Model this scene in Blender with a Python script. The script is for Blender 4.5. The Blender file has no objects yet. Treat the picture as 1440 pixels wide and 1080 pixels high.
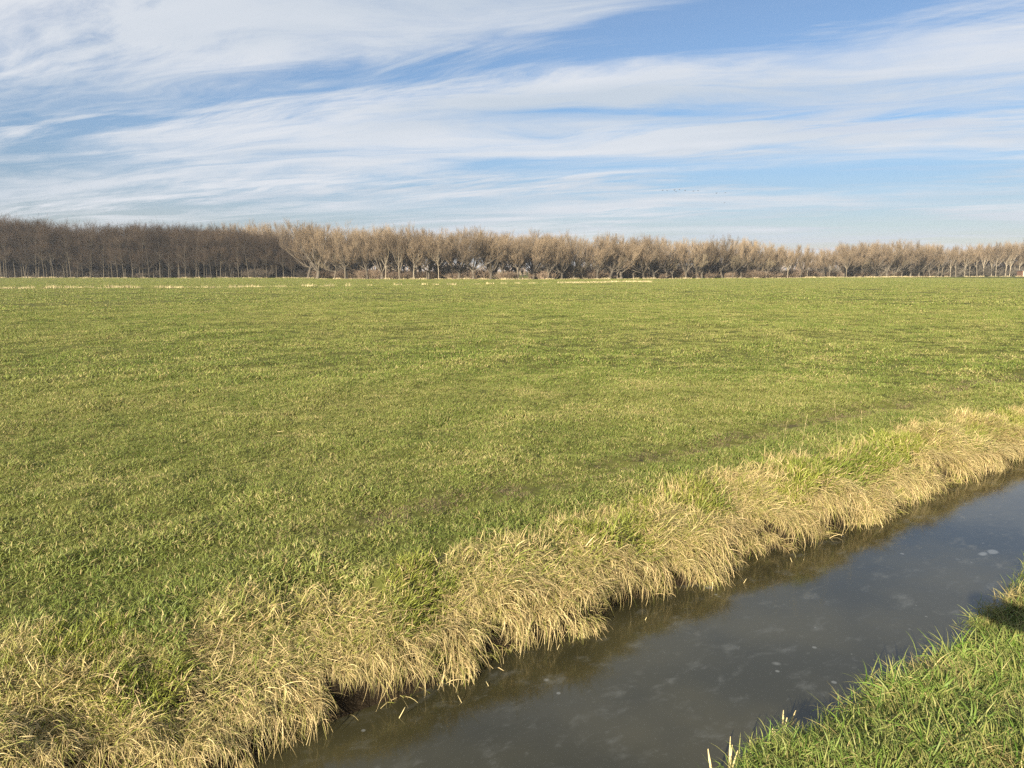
import bpy, math, random
import numpy as np

# ------------------------------------------------------------------ camera, sky, sun
sc = bpy.context.scene
F_PX, CX, CY, HOR = 1050.0, 720.0, 540.0, 381.0       # focal length in photo pixels, centre, horizon row
EYE = 1.8
PITCH = math.atan((CY - HOR) / F_PX)
cam_d = bpy.data.cameras.new('camera'); cam = bpy.data.objects.new('camera', cam_d)
sc.collection.objects.link(cam); sc.camera = cam
cam_d.sensor_width = 36.0; cam_d.lens = 36.0 * F_PX / 1440.0
cam_d.clip_start = 0.05; cam_d.clip_end = 9000
cam.location = (0, 0, EYE); cam.rotation_euler = (math.pi / 2 - PITCH, 0, 0)

SUN_AZ, SUN_EL = math.radians(180 + 30), math.radians(21)
sun_d = bpy.data.lights.new('sun', 'SUN'); sun = bpy.data.objects.new('sun', sun_d)
sc.collection.objects.link(sun)
sun_d.energy = 5.0; sun_d.angle = math.radians(0.6); sun_d.color = (1.0, 0.90, 0.74)
sun.rotation_euler = (math.pi / 2 - SUN_EL, 0, -SUN_AZ + math.pi)

sc.view_settings.view_transform = 'Standard'; sc.view_settings.look = 'None'
sc.view_settings.gamma = 1.0; sc.view_settings.use_curve_mapping = False
sc.view_settings.exposure = 1.5
sc.cycles.use_denoising = False; sc.render.filter_size = 1.3
sc.cycles.max_bounces = 6; sc.cycles.diffuse_bounces = 3; sc.cycles.glossy_bounces = 2
sc.cycles.transmission_bounces = 3
sc.cycles.sample_clamp_indirect = 1.5; sc.cycles.volume_bounces = 0; sc.cycles.caustics_reflective = False; sc.cycles.caustics_refractive = False

class NT:
    """small helper round a node tree"""
    def __init__(s, tree): s.t = tree; s.t.nodes.clear()
    def n(s, typ, ins=None, **kw):
        nd = s.t.nodes.new(typ)
        for k, v in kw.items(): setattr(nd, k, v)
        for k, v in (ins or {}).items():
            if isinstance(v, bpy.types.NodeSocket): s.t.links.new(v, nd.inputs[k])
            else: nd.inputs[k].default_value = v
        return nd
    def m(s, op, a, b=0.0, c=0.0, clamp=False):
        return s.n('ShaderNodeMath', {0: a, 1: b, 2: c}, operation=op, use_clamp=clamp).outputs[0]
    def mix(s, f, a, b, blend='MIX'):
        nd = s.n('ShaderNodeMix', data_type='RGBA', blend_type=blend)
        for i, v in ((0, f), (6, a), (7, b)):
            if isinstance(v, bpy.types.NodeSocket): s.t.links.new(v, nd.inputs[i])
            else: nd.inputs[i].default_value = v if i == 0 else (*v[:3], 1)
        return nd.outputs[2]
    def step(s, x, lo, hi, a=0.0, b=1.0):
        return s.n('ShaderNodeMapRange', {0: x, 1: lo, 2: hi, 3: a, 4: b}, interpolation_type='SMOOTHSTEP').outputs[0]
    def noise(s, vec, scale, detail=3, rough=0.5, dist=0.0):
        return s.n('ShaderNodeTexNoise', {'Vector': vec, 'Scale': scale, 'Detail': detail, 'Roughness': rough, 'Distortion': dist}).outputs[0]
    def comb(s, x, y, z=0.0): return s.n('ShaderNodeCombineXYZ', {0: x, 1: y, 2: z}).outputs[0]

world = bpy.data.worlds.new('World'); sc.world = world; world.use_nodes = True
SKY_BLOBS = [(27, 17.5, 0.75, 0.20, -0.42), (16, 16.5, 0.6, 0.16, -0.28), (3, 14.5, 0.8, 0.16, -0.26), (-11, 14.0, 0.7, 0.22, -0.20),
             (9, 11.6, 0.7, 0.10, -0.22), (-1, 8.2, 0.5, 0.2, -0.22), (-31, 6.6, 0.9, 0.3, -0.12),
             (-24, 16.5, 1.4, 0.50, 0.24), (24, 12.5, 1.2, 0.30, 0.24), (10, 9.2, 1.3, 0.25, 0.20), (-20, 9.5, 1.6, 0.35, 0.14), (4, 17.5, 0.8, 0.15, 0.15),
             (26, 6.2, 1.8, 0.5, -0.06)]
def build_sky():
    T = NT(world.node_tree)
    sky = T.n('ShaderNodeTexSky', sky_type='NISHITA', sun_disc=False)
    sky.sun_elevation = SUN_EL; sky.sun_rotation = SUN_AZ
    sky.air_density = 1.0; sky.dust_density = 0.3; sky.ozone_density = 1.5
    d = T.n('ShaderNodeTexCoord').outputs['Generated']
    sp = T.n('ShaderNodeSeparateXYZ', {0: d})
    x, y, z = sp.outputs
    zz = T.m('ADD', T.m('MAXIMUM', z, 0.0), 0.07)
    px, py = T.m('DIVIDE', x, zz), T.m('DIVIDE', y, zz)
    ph = math.radians(-74)                      # bearing the cirrus streaks run towards
    sx, sy = math.sin(ph), math.cos(ph)
    a = T.m('ADD', T.m('MULTIPLY', px, sx), T.m('MULTIPLY', py, sy))
    b = T.m('ADD', T.m('MULTIPLY', px, -sy), T.m('MULTIPLY', py, sx))
    # gentle warp of the cloud layer
    w1 = T.noise(T.comb(T.m('MULTIPLY', a, 0.5), b), 0.9, 3)
    bw = T.m('ADD', b, T.m('MULTIPLY', T.m('SUBTRACT', w1, 0.5), 0.9))
    broad = T.noise(T.comb(T.m('MULTIPLY', a, 0.33), bw, 3.7), 0.85, 5, 0.6)
    fibre = T.noise(T.comb(T.m('MULTIPLY', a, 0.16), bw, 8.1), 3.2, 12, 0.70, 0.8)
    tuft = T.noise(T.comb(T.m('MULTIPLY', a, 0.5), bw, 1.3), 2.2, 10, 0.66, 0.9)
    ph2 = math.radians(-52); tx, ty = math.sin(ph2), math.cos(ph2)
    a2 = T.m('ADD', T.m('MULTIPLY', px, tx), T.m('MULTIPLY', py, ty)); b2 = T.m('ADD', T.m('MULTIPLY', px, -ty), T.m('MULTIPLY', py, tx))
    b2 = T.m('ADD', b2, T.m('MULTIPLY', T.m('SUBTRACT', w1, 0.5), 0.7))
    comb_ = T.noise(T.comb(T.m('MULTIPLY', a2, 0.22), b2, 2.2), 4.2, 10, 0.66, 0.5)
    gate = T.step(T.noise(T.comb(T.m('MULTIPLY', a, 0.4), bw, 6.6), 0.9, 3), 0.42, 0.62)
    fibre = T.m('ADD', T.m('MULTIPLY', fibre, 0.9), T.m('MULTIPLY', T.m('MULTIPLY', T.m('SUBTRACT', comb_, 0.44), gate), 1.5))
    c = T.m('ADD', T.m('MULTIPLY', broad, 0.85), T.m('ADD', T.m('MULTIPLY', fibre, 0.75), T.m('MULTIPLY', tuft, 0.38)))
    # clear gaps and thicker banks of the cirrus sheet, laid out on the cloud layer itself
    def blob(az, el, ra, rb, k):
        az, el = math.radians(az), math.radians(el)
        w = math.sin(el) + 0.07; qx, qy = math.sin(az) * math.cos(el) / w, math.cos(az) * math.cos(el) / w
        a0, b0 = qx * sx + qy * sy, -qx * sy + qy * sx
        da = T.m('DIVIDE', T.m('SUBTRACT', a, a0), ra); db = T.m('DIVIDE', T.m('SUBTRACT', bw, b0), rb)
        r2 = T.m('ADD', T.m('MULTIPLY', da, da), T.m('MULTIPLY', db, db))
        return T.m('MULTIPLY', T.m('EXPONENT', T.m('MULTIPLY', r2, -1.0)), k)
    for bl in SKY_BLOBS: c = T.m('ADD', c, blob(*bl))
    mask = T.step(c, 0.76, 1.20)
    # thin veil towards the horizon
    veil = T.step(z, 0.0, 0.12, 0.20, 0.04)
    mask = T.m('ADD', 0.13, T.m('MULTIPLY', T.m('MAXIMUM', mask, veil), 0.82))
    tone = T.noise(T.comb(T.m('MULTIPLY', a, 0.25), bw, 5.0), 1.3, 4)
    ccol = T.mix(T.step(tone, 0.35, 0.65), (4.2, 4.7, 5.3), (5.5, 5.7, 6.05))
    skc = T.mix(1.0, sky.outputs[0], T.mix(T.step(z, 0.0, 0.22), (0.49, 0.485, 0.60), (0.43, 0.63, 0.83)), 'MULTIPLY')
    col = T.mix(mask, skc, T.mix(1.0, ccol, T.mix(1.0, skc, (1.06, 1.04, 0.90), 'MULTIPLY'), 'LIGHTEN'))
    bg = T.n('ShaderNodeBackground', {'Color': col, 'Strength': 0.05})
    out = T.n('ShaderNodeOutputWorld', {'Surface': bg.outputs[0]})
build_sky()

# ------------------------------------------------------------------ helpers
rng = np.random.default_rng(11)
random.seed(11)
ANG = math.radians(38.0)                       # bearing of the ditch in plan
UX, UY = math.cos(ANG), math.sin(ANG)          # along the ditch
VX, VY = -math.sin(ANG), math.cos(ANG)         # across it, away from the camera
WATER_Z = -0.50

def link(o): sc.collection.objects.link(o); return o
def tag(o, label=None, cat=None, group=None, kind=None):
    if label: o['label'] = label
    if cat: o['category'] = cat
    if group: o['group'] = group
    if kind: o['kind'] = kind
    return o

def _hash(ix, iy, seed):
    h = (ix.astype(np.int64) * 374761393 + iy.astype(np.int64) * 668265263 + seed * 982451653) & 0xffffffff
    h = ((h ^ (h >> 13)) * 1274126177) & 0xffffffff
    h = h ^ (h >> 16)
    return (h & 0xffffff) / float(0xffffff)
def vn(x, y, seed=0):
    """smooth value noise, -1..1"""
    x = np.asarray(x, float); y = np.asarray(y, float) + np.zeros_like(x)
    ix, iy = np.floor(x), np.floor(y)
    fx, fy = x - ix, y - iy
    fx = fx * fx * (3 - 2 * fx); fy = fy * fy * (3 - 2 * fy)
    ix = ix.astype(np.int64); iy = iy.astype(np.int64)
    a = _hash(ix, iy, seed); b = _hash(ix + 1, iy, seed); c = _hash(ix, iy + 1, seed); d = _hash(ix + 1, iy + 1, seed)
    return 2 * ((a + (b - a) * fx) * (1 - fy) + (c + (d - c) * fx) * fy) - 1

def uv_of(x, y): return x * UX + y * UY, x * VX + y * VY
def xy_of(u, v): return u * UX + v * VX, u * UY + v * VY
def far_edge(u):
    return 3.32 + 0.095 * vn(u / 0.40, 0, 5) + 0.10 * vn(u / 1.6, 0, 6) - 0.0016 * np.clip(u - 3, 0, 40) ** 2 * 0.6
def near_edge(u):
    return 1.74 + 0.07 * vn(u / 0.4, 0, 7) + 0.09 * vn(u / 1.3, 0, 8)
def far_ground(u, v):
    s = v - far_edge(u)
    z = np.interp(s, [-0.9, -0.3, -0.02, 0.03, 0.12, 0.40, 0.85, 1.3], [-1.05, -0.85, -0.66, -0.33, -0.21, -0.09, -0.015, 0.0])
    band = np.clip(s / 0.12, 0, 1) * np.clip((1.25 - s) / 0.5, 0, 1)
    z = z + band * (np.interp(u, [0.5, 2.5], [0.045, 0.07]) * vn(u / 0.42, v / 0.36, 21) * np.clip((0.95 - s) / 0.4, 0.25, 1) + 0.03 * vn(u / 0.17, v / 0.17, 22) * np.clip((0.75 - s) / 0.2, 0, 1) + 0.095 * vn(u / 0.36, 0, 28) * np.clip((0.5 - s) / 0.3, 0, 1) + 0.01)
    fld = np.clip((s - 0.7) / 0.6, 0, 1)
    r = np.hypot(u, v)
    z = z + fld * (0.028 * vn(u / 0.26, v / 0.26, 23) * np.clip(60 / (r + 1), 0, 1) + 0.024 * vn(u / 0.75, v / 0.6, 27) * np.clip(120 / (r + 1), 0, 1) + 0.040 * vn(u / 1.6, v / 1.1, 24) + 0.035 * vn(u / 4.2, v / 3.1, 25)
                   + 0.05 * vn(u / 17., v / 11., 26) * np.clip(r / 20, 0, 1))
    # shallow trodden track beside the ditch
    z = z - np.clip((u - 2.0) / 1.5, 0, 1) * fld * 0.03 * np.exp(-((v - track_v(u)) / 0.20) ** 2)
    return z
def track_v(u): return 4.78 + 0.10 * vn(u / 2.3, 0, 9) - 0.004 * np.clip(u - 9, 0, 20) ** 2
def near_ground(u, v):
    s = near_edge(u) - v
    z = np.interp(s, [-0.9, -0.2, -0.02, 0.06, 0.25, 0.7, 1.5, 6], [-1.05, -0.75, -0.6, -0.42, -0.27, -0.12, 0.02, 0.05])
    return z + np.clip(s / 0.2, 0, 1) * (0.035 * vn(u / 0.3, v / 0.3, 31) + 0.05 * vn(u / 0.9, v / 0.9, 32))

def np_mesh(name, V, Q, attrs=None, smooth=False):
    """mesh from vertex array and quad index array; attrs: name -> per-vertex floats"""
    me = bpy.data.meshes.new(name)
    V = np.ascontiguousarray(V, np.float32); Q = np.ascontiguousarray(Q, np.int32)
    me.vertices.add(len(V)); me.vertices.foreach_set('co', V.ravel())
    me.loops.add(Q.size); me.loops.foreach_set('vertex_index', Q.ravel())
    me.polygons.add(len(Q))
    k = Q.shape[1]
    me.polygons.foreach_set('loop_start', np.arange(0, Q.size, k, dtype=np.int32))
    me.polygons.foreach_set('loop_total', np.full(len(Q), k, np.int32))
    if smooth: me.polygons.foreach_set('use_smooth', np.ones(len(Q), bool))
    for an, av in (attrs or {}).items():
        at = me.attributes.new(an, 'FLOAT', 'POINT'); at.data.foreach_set('value', np.ascontiguousarray(av, np.float32))
    me.update(calc_edges=True)
    return me

def tubes(P, R, S=3):
    """P (N,K,3) polylines, R (N,K) radii -> verts, quads of S-sided tubes"""
    N, K, _ = P.shape
    D = P[:, -1] - P[:, 0]; D = D / (np.linalg.norm(D, axis=1, keepdims=True) + 1e-9)
    ref = np.where(np.abs(D[:, 2:3]) < 0.8, np.array([[0, 0, 1.]]), np.array([[1., 0, 0]]))
    A = np.cross(D, ref); A /= np.linalg.norm(A, axis=1, keepdims=True) + 1e-9
    B = np.cross(D, A)
    th = np.arange(S) * 2 * math.pi / S
    off = A[:, None, :] * np.cos(th)[None, :, None] + B[:, None, :] * np.sin(th)[None, :, None]     # N,S,3
    V = P[:, :, None, :] + off[:, None, :, :] * R[:, :, None, None]                                  # N,K,S,3
    idx = np.arange(N * K * S).reshape(N, K, S)
    a = idx[:, :-1, :]; b = np.roll(a, -1, axis=2); c = idx[:, 1:, :]; d = np.roll(c, -1, axis=2)
    Q = np.stack([a, b, d, c], -1).reshape(-1, 4)
    return V.reshape(-1, 3), Q

def ribbons(P, W, side):
    """flat tapering blades: P (N,K,3), W (N,K) full widths, side (N,3)"""
    N, K, _ = P.shape
    off = side[:, None, :] * (W[:, :, None] * 0.5)
    V = np.stack([P - off, P + off], 2)
    idx = np.arange(N * K * 2).reshape(N, K, 2)
    Q = np.stack([idx[:, :-1, 0], idx[:, :-1, 1], idx[:, 1:, 1], idx[:, 1:, 0]], -1).reshape(-1, 4)
    return V.reshape(-1, 3), Q

def blades(n, rad, L, W, th0, th1, az, K=4, gauss=False, wander=0.25, r=rng):
    """n curved grass blades. L, W, th0 (start tilt), th1 (end tilt), az: functions of n -> arrays"""
    rr = rad * np.sqrt(r.random(n)) if not gauss else np.abs(r.normal(0, rad * 0.55, n))
    pa = r.random(n) * 2 * math.pi
    L, W, t0, t1, az = L(n), W(n), th0(n), th1(n), az(n)
    P = np.zeros((n, K, 3)); P[:, 0, 0] = rr * np.cos(pa); P[:, 0, 1] = rr * np.sin(pa); P[:, 0, 2] = r.uniform(-0.014, 0.010, n)
    da = r.normal(0, wander, n)
    for k in range(1, K):
        f = (k - 0.5) / (K - 1)
        th = t0 + (t1 - t0) * f; A = az + da * f
        st = (L / (K - 1))[:, None]
        P[:, k] = P[:, k - 1] + st * np.stack([np.sin(th) * np.cos(A), np.sin(th) * np.sin(A), np.cos(th)], 1)
    tap = np.interp(np.linspace(0, 1, K), [0, 0.45, 1], [0.8, 1.0, 0.08])
    sa = az + math.pi / 2 + r.normal(0, 0.5, n)
    side = np.stack([np.cos(sa), np.sin(sa), r.normal(0, 0.25, n)], 1); side /= np.linalg.norm(side, axis=1, keepdims=True)
    V, Q = ribbons(P, W[:, None] * tap[None], side)
    return V, Q, n, K
def uni(a, b): return lambda n: rng.uniform(a, b, n)
def nrm(m, s): return lambda n: rng.normal(m, s, n)

def blade_mesh(name, sets):
    """sets: list of (blades tuple, dry values) joined in one mesh with attributes dry (kind of blade) and tint (random per blade)"""
    Vs, Qs, dry, tint, o = [], [], [], [], 0
    for (V, Q, n, K), dr in sets:
        Vs.append(V); Qs.append(Q + o); o += len(V)
        dry.append(np.repeat(dr(n), K * 2)); tint.append(np.repeat(rng.random(n), K * 2))
    return np_mesh(name, np.concatenate(Vs), np.concatenate(Qs), {'dry': np.concatenate(dry), 'tint': np.concatenate(tint)})

# ------------------------------------------------------------------ materials
def new_mat(name):
    m = bpy.data.materials.new(name); m.use_nodes = True
    return m, NT(m.node_tree)
def ditch_uv(T):
    p = T.n('ShaderNodeNewGeometry').outputs['Position']
    s = T.n('ShaderNodeSeparateXYZ', {0: p}).outputs
    u = T.m('ADD', T.m('MULTIPLY', s[0], UX), T.m('MULTIPLY', s[1], UY))
    v = T.m('ADD', T.m('MULTIPLY', s[0], VX), T.m('MULTIPLY', s[1], VY))
    return p, u, v

def grass_mat(name, greens, straws, trans=0.25, dry_gain=0.0, patchy=True):
    m, T = new_mat(name)
    p, u, v = ditch_uv(T)
    dry = T.n('ShaderNodeAttribute', attribute_name='dry').outputs['Fac']
    tint = T.n('ShaderNodeAttribute', attribute_name='tint').outputs['Fac']
    flat = T.comb(u, v, 0.0)
    n1 = T.noise(flat, 0.12, 4, 0.6); n2 = T.noise(flat, 0.8, 5, 0.65); n3 = T.noise(flat, 4.0, 3)
    g = T.mix(T.step(n2, 0.38, 0.64), greens[0], greens[1])
    g = T.mix(T.step(n1, 0.38, 0.64), g, greens[2])
    g = T.mix(T.m('MULTIPLY', tint, 0.45), g, greens[3])
    s = T.mix(tint, straws[0], straws[1])
    k = dry
    if patchy:      # patches of withered and of trodden grass
        dd = T.m('ADD', T.m('MULTIPLY', T.step(T.m('ADD', T.m('MULTIPLY', n2, 0.6), T.m('MULTIPLY', n3, 0.4)), 0.48, 0.66), 0.44), dry_gain)
        k = T.m('MAXIMUM', dry, T.step(T.m('SUBTRACT', dd, tint), -0.02, 0.02))
    g = T.mix(T.m('MULTIPLY', T.step(n3, 0.50, 0.66), 0.5), g, greens[0])
    c = T.mix(k, g, s)
    if patchy:      # the trodden track beside the ditch is brown with crushed stems
        tr = T.m('ABSOLUTE', T.m('SUBTRACT', v, T.m('ADD', 4.78, T.m('MULTIPLY', T.m('SUBTRACT', n1, 0.5), 0.6))))
        tm = T.m('MULTIPLY', T.step(tr, 0.05, 0.36, 1, 0), T.step(T.noise(flat, 2.6, 5, 0.7), 0.40, 0.58))
        tm = T.m('MULTIPLY', tm, T.step(u, 1.0, 3.5))
        c = T.mix(T.step(T.m('SUBTRACT', T.m('MULTIPLY', tm, 0.46), tint), -0.04, 0.04), c, (0.20, 0.145, 0.085))
    b = T.n('ShaderNodeBsdfPrincipled', {'Base Color': c, 'Roughness': 0.55, 'Specular IOR Level': 0.25})
    t = T.n('ShaderNodeBsdfTranslucent', {'Color': c})
    mx = T.n('ShaderNodeMixShader', {0: trans, 1: b.outputs[0], 2: t.outputs[0]})
    T.n('ShaderNodeOutputMaterial', {'Surface': mx.outputs[0]})
    return m

M_FIELD = grass_mat('pasture_grass', [(0.100, 0.150, 0.020), (0.182, 0.216, 0.042), (0.190, 0.204, 0.048), (0.33, 0.335, 0.10)],
                    [(0.46, 0.39, 0.16), (0.28, 0.21, 0.09)])
M_DRY = grass_mat('withered_grass', [(0.12, 0.16, 0.020), (0.21, 0.23, 0.032), (0.19, 0.20, 0.032), (0.33, 0.31, 0.08)],
                  [(0.70, 0.545, 0.265), (0.37, 0.255, 0.12)], trans=0.10, patchy=False)
M_LUSH = grass_mat('lush_grass', [(0.050, 0.115, 0.010), (0.105, 0.195, 0.018), (0.10, 0.175, 0.018), (0.25, 0.36, 0.075)],
                   [(0.50, 0.41, 0.17), (0.33, 0.24, 0.10)], trans=0.25, patchy=False)

def ground_mat(name, cols, brown=None):
    m, T = new_mat(name)
    p, u, v = ditch_uv(T)
    flat = T.comb(u, v, 0.0)
    n1 = T.noise(flat, 0.16, 3); n2 = T.noise(flat, 0.9, 4, 0.6); n3 = T.noise(flat, 9.0, 5, 0.7)
    c = T.mix(T.step(n2, 0.35, 0.65), cols[0], cols[1])
    c = T.mix(T.m('MULTIPLY', T.step(n3, 0.4, 0.7), 0.6), c, cols[2])
    if brown:           # soil laid bare on the trodden track
        tr = T.m('ABSOLUTE', T.m('SUBTRACT', v, T.m('ADD', 4.78, T.m('MULTIPLY', T.m('SUBTRACT', n1, 0.5), 0.6))))
        c = T.mix(T.m('MULTIPLY', T.step(tr, 0.05, 0.30, 1, 0), T.m('MULTIPLY', T.step(u, 1.0, 3.5), T.step(T.noise(flat, 2.6, 5, 0.7), 0.50, 0.64))), c, (0.085, 0.07, 0.035))
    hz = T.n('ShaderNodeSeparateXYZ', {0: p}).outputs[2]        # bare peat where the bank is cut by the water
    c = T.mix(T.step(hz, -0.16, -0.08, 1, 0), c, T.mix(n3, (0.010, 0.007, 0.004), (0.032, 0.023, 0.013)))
    bump = T.n('ShaderNodeBump', {'Strength': 0.8, 'Distance': 0.03, 'Height': n3})
    b = T.n('ShaderNodeBsdfPrincipled', {'Base Color': c, 'Roughness': 0.95, 'Specular IOR Level': 0.1, 'Normal': bump.outputs[0]})
    T.n('ShaderNodeOutputMaterial', {'Surface': b.outputs[0]})
    return m
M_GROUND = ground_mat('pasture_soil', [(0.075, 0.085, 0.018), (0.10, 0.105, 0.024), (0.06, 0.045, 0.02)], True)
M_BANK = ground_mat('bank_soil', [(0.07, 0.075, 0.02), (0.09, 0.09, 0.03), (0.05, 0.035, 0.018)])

def simple_mat(name, c0, c1, scale=3.0, rough=0.9, spec=0.15, stretch=None):
    m, T = new_mat(name)
    co = T.n('ShaderNodeTexCoord').outputs['Object']
    if stretch: co = T.n('ShaderNodeMapping', {'Vector': co, 'Scale': stretch}).outputs[0]
    n = T.noise(co, scale, 4, 0.6)
    rnd = T.n('ShaderNodeObjectInfo').outputs['Random']
    c = T.mix(T.step(n, 0.3, 0.7), c0, c1)
    c = T.mix(1.0, c, T.comb(*(T.m('ADD', 0.68, T.m('MULTIPLY', rnd, 0.60)),) * 3), 'MULTIPLY')
    b = T.n('ShaderNodeBsdfPrincipled', {'Base Color': c, 'Roughness': rough, 'Specular IOR Level': spec})
    T.n('ShaderNodeOutputMaterial', {'Surface': b.outputs[0]})
    return m
M_ALDER_BARK = simple_mat('dark_bark', (0.06, 0.050, 0.036), (0.11, 0.092, 0.066), 2.0)
M_ALDER_TWIG = simple_mat('dark_twigs', (0.050, 0.034, 0.022), (0.076, 0.053, 0.034), 0.4)
M_POP_BARK = simple_mat('grey_bark', (0.075, 0.062, 0.046), (0.14, 0.117, 0.086), 1.5)
M_POP_TWIG = simple_mat('tan_twigs', (0.185, 0.136, 0.086), (0.255, 0.192, 0.122), 0.4)
M_PALE_BARK = simple_mat('pale_bark', (0.20, 0.165, 0.115), (0.31, 0.26, 0.185), 1.5)
M_OLIVE_TWIG = simple_mat('olive_twigs', (0.17, 0.138, 0.085), (0.24, 0.19, 0.12), 0.4)
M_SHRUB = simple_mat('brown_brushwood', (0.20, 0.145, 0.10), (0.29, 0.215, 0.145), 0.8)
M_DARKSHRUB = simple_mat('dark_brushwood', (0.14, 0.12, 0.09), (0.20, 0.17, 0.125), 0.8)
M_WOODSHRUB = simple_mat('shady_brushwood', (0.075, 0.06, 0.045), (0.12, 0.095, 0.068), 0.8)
M_REED = simple_mat('dry_reed', (0.38, 0.31, 0.16), (0.52, 0.43, 0.24), 2.0)
M_STALK = simple_mat('dry_stalk', (0.52, 0.42, 0.20), (0.66, 0.54, 0.28), 6.0)
M_WOOD = simple_mat('weathered_wood', (0.18, 0.14, 0.10), (0.30, 0.25, 0.19), 4.0, stretch=(1, 8, 8))
M_BIRD = simple_mat('dark_plumage', (0.05, 0.045, 0.04), (0.09, 0.08, 0.07), 3.0)

# ------------------------------------------------------------------ the ground: field, ditch, near bank
def spaced(lo, hi, dense_lo, dense_hi, d, grow=1.09):
    out = list(np.arange(dense_lo, dense_hi, d)); s = d; x = dense_hi
    while x < hi: out.append(x); s *= grow; x += s
    out.append(hi); s = d; x = dense_lo - d
    while x > lo: out.insert(0, x); s *= grow; x -= s
    out.insert(0, lo)
    return np.array(out)
SURF = {}
def on_sheet(name, u, v):
    """height of a built ground sheet at ditch coordinates u, v"""
    us_, vs_, Z = SURF[name]; u = np.asarray(u, float); v = np.asarray(v, float)
    i = np.clip(np.searchsorted(us_, u) - 1, 0, len(us_) - 2); j = np.clip(np.searchsorted(vs_, v) - 1, 0, len(vs_) - 2)
    f = (u - us_[i]) / (us_[i + 1] - us_[i]); g = (v - vs_[j]) / (vs_[j + 1] - vs_[j])
    return (Z[i, j] * (1 - f) + Z[i + 1, j] * f) * (1 - g) + (Z[i, j + 1] * (1 - f) + Z[i + 1, j + 1] * f) * g
def sheet(name, us, vs, fn, mat):
    U, Vv = np.meshgrid(us, vs, indexing='ij')
    Z = fn(U, Vv); X, Y = xy_of(U, Vv); SURF[name] = (us, vs, Z)
    nu, nv = U.shape
    idx = np.arange(nu * nv).reshape(nu, nv)
    Q = np.stack([idx[:-1, :-1], idx[1:, :-1], idx[1:, 1:], idx[:-1, 1:]], -1).reshape(-1, 4)
    me = np_mesh(name, np.stack([X, Y, Z], -1).reshape(-1, 3), Q, smooth=True)
    me.materials.append(mat)
    return tag(link(bpy.data.objects.new(name, me)), kind='structure')
us = spaced(-4000, 5000, -3.0, 15.0, 0.055, 1.04)
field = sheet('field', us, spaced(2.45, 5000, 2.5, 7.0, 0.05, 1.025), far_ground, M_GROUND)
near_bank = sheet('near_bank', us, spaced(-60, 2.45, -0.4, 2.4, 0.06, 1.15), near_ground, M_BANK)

def water_mat():
    m, T = new_mat('ditch_water')
    p, u, v = ditch_uv(T)
    flat = T.comb(u, v, 0.0)
    murk = T.noise(flat, 1.1, 3)
    base = T.mix(T.step(murk, 0.35, 0.65), (0.027, 0.025, 0.012), (0.040, 0.036, 0.017))
    # a skin of thin ice: milky wisps, frozen bubbles, scratches
    wisp = T.step(T.noise(T.comb(T.m('MULTIPLY', u, 0.6), v), 6.5, 7, 0.66, 0.25), 0.52, 0.80)
    fine = T.step(T.noise(flat, 19.0, 4, 0.6, 0.5), 0.60, 0.76)
    vor = T.n('ShaderNodeTexVoronoi', {'Vector': T.comb(T.m('ADD', u, T.m('MULTIPLY', murk, 0.4)), T.m('MULTIPLY', v, 1.1)), 'Scale': 3.0, 'Randomness': 1.0})
    rad = T.m('MULTIPLY', T.n('ShaderNodeSeparateColor', {0: vor.outputs['Color']}).outputs[0], 0.15)
    spot = T.step(T.m('SUBTRACT', vor.outputs['Distance'], rad), -0.05, 0.02, 1, 0)
    vor2 = T.n('ShaderNodeTexVoronoi', {'Vector': flat, 'Scale': 7.0, 'Randomness': 1.0})
    rad2 = T.m('SUBTRACT', T.m('MULTIPLY', T.n('ShaderNodeSeparateColor', {0: vor2.outputs['Color']}).outputs[0], 0.22), 0.10)
    spot2 = T.step(T.m('SUBTRACT', vor2.outputs['Distance'], rad2), -0.03, 0.02, 1, 0)
    k = T.m('ADD', T.m('ADD', T.m('MULTIPLY', wisp, 0.12), T.m('MULTIPLY', fine, 0.05)), T.m('ADD', T.m('MULTIPLY', spot, 0.24), T.m('MULTIPLY', spot2, 0.20)))
    c = T.mix(k, base, (0.42, 0.44, 0.44))
    rough = T.m('ADD', 0.10, T.m('MULTIPLY', wisp, 0.16))
    hgt = T.m('ADD', T.noise(T.comb(T.m('MULTIPLY', u, 0.5), v), 6.0, 3), T.m('MULTIPLY', T.noise(flat, 30, 2), 0.1))
    bump = T.n('ShaderNodeBump', {'Strength': 0.25, 'Distance': 0.004, 'Height': hgt})
    b = T.n('ShaderNodeBsdfPrincipled', {'Base Color': c, 'Roughness': rough, 'IOR': 1.55, 'Normal': bump.outputs[0]})
    T.n('ShaderNodeOutputMaterial', {'Surface': b.outputs[0]})
    return m
wu = np.array([-300., 300.]); wv = np.array([1.2, 3.75])
water = sheet('water', wu, wv, lambda U, V: np.full_like(U, WATER_Z), water_mat())

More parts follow.
